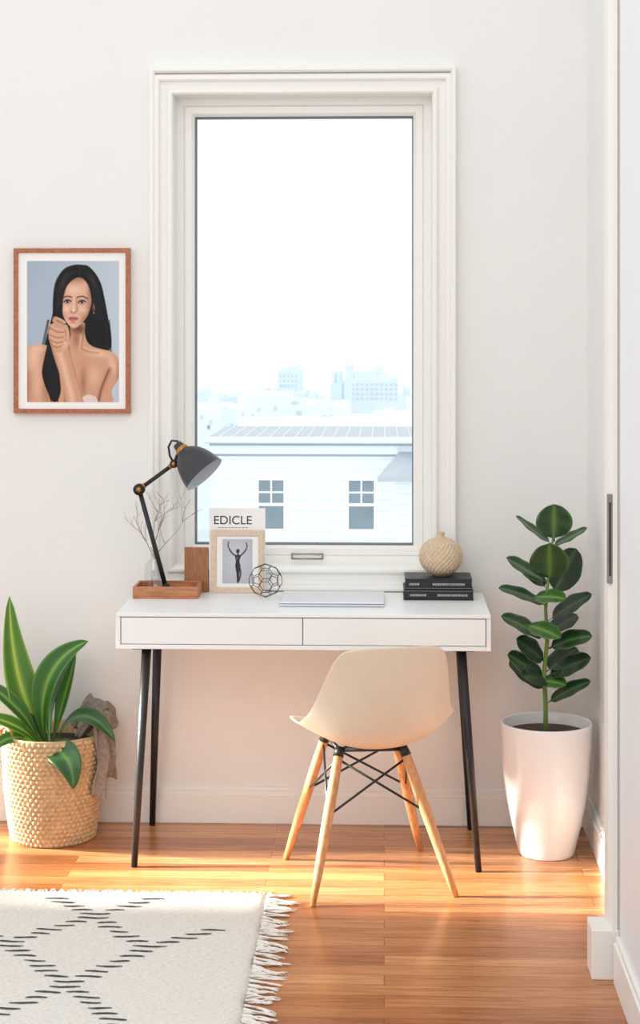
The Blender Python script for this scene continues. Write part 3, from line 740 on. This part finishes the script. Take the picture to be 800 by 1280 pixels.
# ------------------------------------------------------------ white planter (right)
PX, PY = .4915, 5.225
M_pot = mat('white_glaze', (240,239,238), .22, coat=.3)
ppts = [(0,.083),(.03,.090),(.09,.105),(.16,.119),(.23,.129),(.30,.1345),(.36,.137),(.395,.1385)]
pr = [(.001, 0), (.080, 0), (.083, .003)]
for i in range(40):
    z = .005+i/39*.39
    pr.append((float(np.interp(z, [p[0] for p in ppts], [p[1] for p in ppts])), z))
pr += [(.1375, .399), (.134, .400), (.130, .396), (.128, .36), (.126, .34)]
pot = lathe('pot', pr, M_pot, 96, (PX, PY, 0))
soil2 = lathe('soil', [(.001, 0), (.1265, 0)], mat('soil_b', (86,72,60), .95, noise=.3, nscale=60, bump=.8), 48, (PX, PY, .365), closeb=False)
def r_(x, y, dy=0): return Vector((PX+(x-682)/411, PY+dy, .397-(y-901)/411))
stem = tubes('stem', [([r_(681,925), r_(681,880), r_(679,840), r_(683,800), r_(681,760), r_(685,710), r_(691,665)], [.0075, .007, .0065, .006, .005, .004, .003])], mat('green_stem', (112,138,66), .5, noise=.1), 12)
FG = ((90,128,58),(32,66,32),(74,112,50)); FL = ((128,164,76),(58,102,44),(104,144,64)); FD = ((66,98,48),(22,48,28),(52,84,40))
rl = []
def rleaf(b, t, w, N, c, dy=0, sag=0):
    B_ = r_(*b); T_ = r_(*t, dy); Mid = B_.lerp(T_, .5)+Vector((0, 0, sag))
    rl.append(([B_, Mid, T_], w, N, 'round', .12, c))
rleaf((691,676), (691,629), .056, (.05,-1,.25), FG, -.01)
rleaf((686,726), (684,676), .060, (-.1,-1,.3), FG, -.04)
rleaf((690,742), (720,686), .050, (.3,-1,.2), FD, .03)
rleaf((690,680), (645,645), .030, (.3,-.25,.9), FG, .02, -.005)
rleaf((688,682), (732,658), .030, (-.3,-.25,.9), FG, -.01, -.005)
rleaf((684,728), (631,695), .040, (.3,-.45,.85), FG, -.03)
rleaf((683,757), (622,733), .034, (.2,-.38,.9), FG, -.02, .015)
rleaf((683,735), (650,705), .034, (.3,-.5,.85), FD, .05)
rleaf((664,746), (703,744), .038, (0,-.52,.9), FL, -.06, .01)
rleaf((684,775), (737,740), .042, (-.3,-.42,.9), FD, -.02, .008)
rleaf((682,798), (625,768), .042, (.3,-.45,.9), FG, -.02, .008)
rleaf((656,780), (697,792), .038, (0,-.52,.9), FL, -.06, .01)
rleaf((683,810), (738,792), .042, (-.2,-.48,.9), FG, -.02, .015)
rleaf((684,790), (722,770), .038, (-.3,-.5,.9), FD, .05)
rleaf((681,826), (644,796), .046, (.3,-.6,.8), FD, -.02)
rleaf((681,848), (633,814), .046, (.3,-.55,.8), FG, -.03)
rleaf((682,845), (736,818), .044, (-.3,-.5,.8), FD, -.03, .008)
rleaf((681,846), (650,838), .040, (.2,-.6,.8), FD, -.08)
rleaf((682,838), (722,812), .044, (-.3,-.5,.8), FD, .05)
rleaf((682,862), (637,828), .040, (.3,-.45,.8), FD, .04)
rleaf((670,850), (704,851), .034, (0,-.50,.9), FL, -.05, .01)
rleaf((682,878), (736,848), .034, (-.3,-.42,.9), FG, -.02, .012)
fl = leaves('leaves', rl, M_leaf, 20, 10)
group('potted_ficus', (PX, PY, 0), [pot, soil2, stem, fl])

# ------------------------------------------------------------ rug
def rug_mat():
    m = mat('wool_rug', (232,226,216), .95); nt = m.node_tree; N = nt.nodes; L = nt.links; b = N['Principled BSDF']
    tc = N.new('ShaderNodeTexCoord'); mp = N.new('ShaderNodeMapping'); mp.inputs['Scale'].default_value = (60, 260, 60)
    n = N.new('ShaderNodeTexNoise'); n.inputs['Scale'].default_value = 1.3; n.inputs['Detail'].default_value = 3
    L.new(tc.outputs['Object'], mp.inputs[0]); L.new(mp.outputs[0], n.inputs['Vector'])
    r = N.new('ShaderNodeValToRGB'); r.color_ramp.elements[0].position = .25; r.color_ramp.elements[1].position = .6
    r.color_ramp.elements[0].color = (*lin((210,203,192)), 1); r.color_ramp.elements[1].color = (*lin((238,234,226)), 1)
    L.new(n.outputs['Fac'], r.inputs[0]); L.new(r.outputs[0], b.inputs['Base Color'])
    bp = N.new('ShaderNodeBump'); bp.inputs['Strength'].default_value = .8; bp.inputs['Distance'].default_value = .004
    L.new(n.outputs['Fac'], bp.inputs['Height']); L.new(bp.outputs[0], b.inputs['Normal'])
    return m
RX0, RX1, RY0, RY1 = -2.1, -.322, 3.1, 4.80
nx, ny = 90, 90; vs = []; fs = []
for i in range(ny+1):
    for j in range(nx+1):
        x = RX0+(RX1-RX0)*j/nx; y = RY0+(RY1-RY0)*i/ny
        ex = x + (.004*math.sin(y*23)+.003*math.sin(y*51) if j == nx else 0)
        ey = y + (.004*math.sin(x*19)+.003*math.sin(x*47) if i == ny else 0)
        edge = (i in (0, ny)) or (j in (0, nx))
        vs.append((ex, ey, .004 if edge else .013+.0012*math.sin(x*9+y*4)))
for i in range(ny):
    for j in range(nx):
        a = i*(nx+1)+j; fs.append([a, a+1, a+nx+2, a+nx+1])
rug = mobj('pile', vs, fs, rug_mat(), True)
rs_ = rug.modifiers.new('t', 'SOLIDIFY'); rs_.thickness = .0035; rs_.offset = -1
random.seed(21)
fp = []
y = RY0
while y < RY1+.005:
    sw0 = random.uniform(-.03, .02); L0 = random.uniform(.055, .085)
    for k in range(5):
        yy = y+random.uniform(-.005, .005); L_ = L0+random.uniform(-.012, .012); sw = sw0+random.uniform(-.01, .01)
        pts = []
        for s in range(8):
            t = s/7
            pts.append((RX1-.004+L_*t, yy+sw*t*t+.004*math.sin(t*7+k+y*40), .008+.004*math.sin(t*5+k)*(1-t)-.004*t))
        fp.append((pts, [.0028, .0026, .0024, .0022, .0020, .0018, .0016, .001]))
    y += .030
x = RX0
while x < RX1:
    L_ = random.uniform(.008, .03); dx = random.uniform(-.02, .02)
    fp.append(([(x, RY1-.004, .007), (x+dx*.5, RY1+L_*.5, .007), (x+dx, RY1+L_, .003)], [.003, .0024, .001])); x += .012
M_fr = mat('fringe_wool', (238,233,224), .95, noise=.05, nscale=60)
fringe = tubes('fringe', fp, M_fr, 6)
vs = []; fs = []
def dash(x, y, l):
    k = len(vs); n = 5; w = .0042
    for s in range(n+1):
        t = s/n; xx = x-l/2+l*t; ww = w*(1-.5*abs(2*t-1)**3)*random.uniform(.7, 1.2); yc = y+.0025*math.sin(t*4+x*70)
        zz = .0150+.0012*math.sin(xx*9+yc*4)
        vs.append((xx, yc-ww, zz)); vs.append((xx, yc+ww, zz))
    for s in range(n):
        a = k+2*s; fs.append([a, a+2, a+3, a+1])
A = (-.78, 4.585); Bp = (-.757, 4.10); C_ = (-.968, 4.365); D_ = (-.600, 4.345)
segs = [[(-.925, 4.735), A], [A, D_], [(-.622, 4.735), A], [A, C_], [C_, (-1.16, 4.16)], [(-.43, 4.495), D_], [D_, Bp], [Bp, (-.93, 3.86)], [(-1.14, 4.56), C_], [C_, Bp], [Bp, (-.585, 3.85)], [(-.585, 3.85), (-.43, 3.70)], [(-.585, 3.85), (-.75, 3.62)], [(-.93, 3.86), (-.75, 3.62)], [(-.93,3.86),(-1.12,3.62)]]
for a, b in segs:
    L_ = abs(a[1]-b[1]); n = max(2, round(L_/.033))
    for s in range(n):
        t = (s+.5)/n; x = a[0]+(b[0]-a[0])*t; y = a[1]+(b[1]-a[1])*t
        dash(x+random.uniform(-.006, .006), y, random.uniform(.05, .07))
dm = mobj('dashes', vs, fs, mat('charcoal_yarn', (66,66,70), .95, noise=.35, nscale=200))
group('area_rug', (-1.2, 4.0, 0), [rug, fringe, dm])

# ------------------------------------------------------------ lights / world
w = bpy.data.worlds.new('world'); scene.world = w; w.use_nodes = True
bg = w.node_tree.nodes['Background']; bg.inputs[0].default_value = (.955, .980, 1.0, 1); bg.inputs[1].default_value = 1.08
def area(name, loc, target, sx, sy, e, col, spread=180):
    l = bpy.data.lights.new(name, 'AREA'); l.shape = 'RECTANGLE'; l.size = sx; l.size_y = sy; l.energy = e; l.color = col; l.spread = math.radians(spread)
    o = bpy.data.objects.new(name, l); COL.objects.link(o); o.location = loc
    o.rotation_euler = (Vector(target)-Vector(loc)).to_track_quat('-Z', 'Y').to_euler(); return o
area('added_fill_light', (-1.2, .6, 3.4), (-.2, 5.4, .9), 3.0, 2.0, 40, (1, .99, .975))  # unseen fill light, added behind the camera side to brighten the room
area('sun_beam', (-2.6, 4.99, .86), (0, 4.95, .0), .16, .62, 8.5, (1, .95, .84), 12)
area('sun_streak', (-2.6, 5.40, .62), (-.7, 5.24, .0), .08, .42, 3.2, (1, .95, .84), 10)
area('sun_sliver', (-2.6, 4.70, .86), (0, 4.74, .0), .025, .60, .8, (1, .95, .84), 7)

scene.view_settings.view_transform = 'Standard'
scene.view_settings.look = 'None'
scene.view_settings.exposure = 0

cam = bpy.data.cameras.new('camera'); co = bpy.data.objects.new('camera', cam); COL.objects.link(co)
co.location = (0, 0, 1.587); co.rotation_euler = (math.radians(90), 0, math.radians(2.14))
cam.sensor_width = 36; cam.sensor_fit = 'AUTO'; cam.lens = 2146/1280*36; cam.shift_y = -228/1280
cam.clip_end = 500; cam.clip_start = .05
scene.camera = co
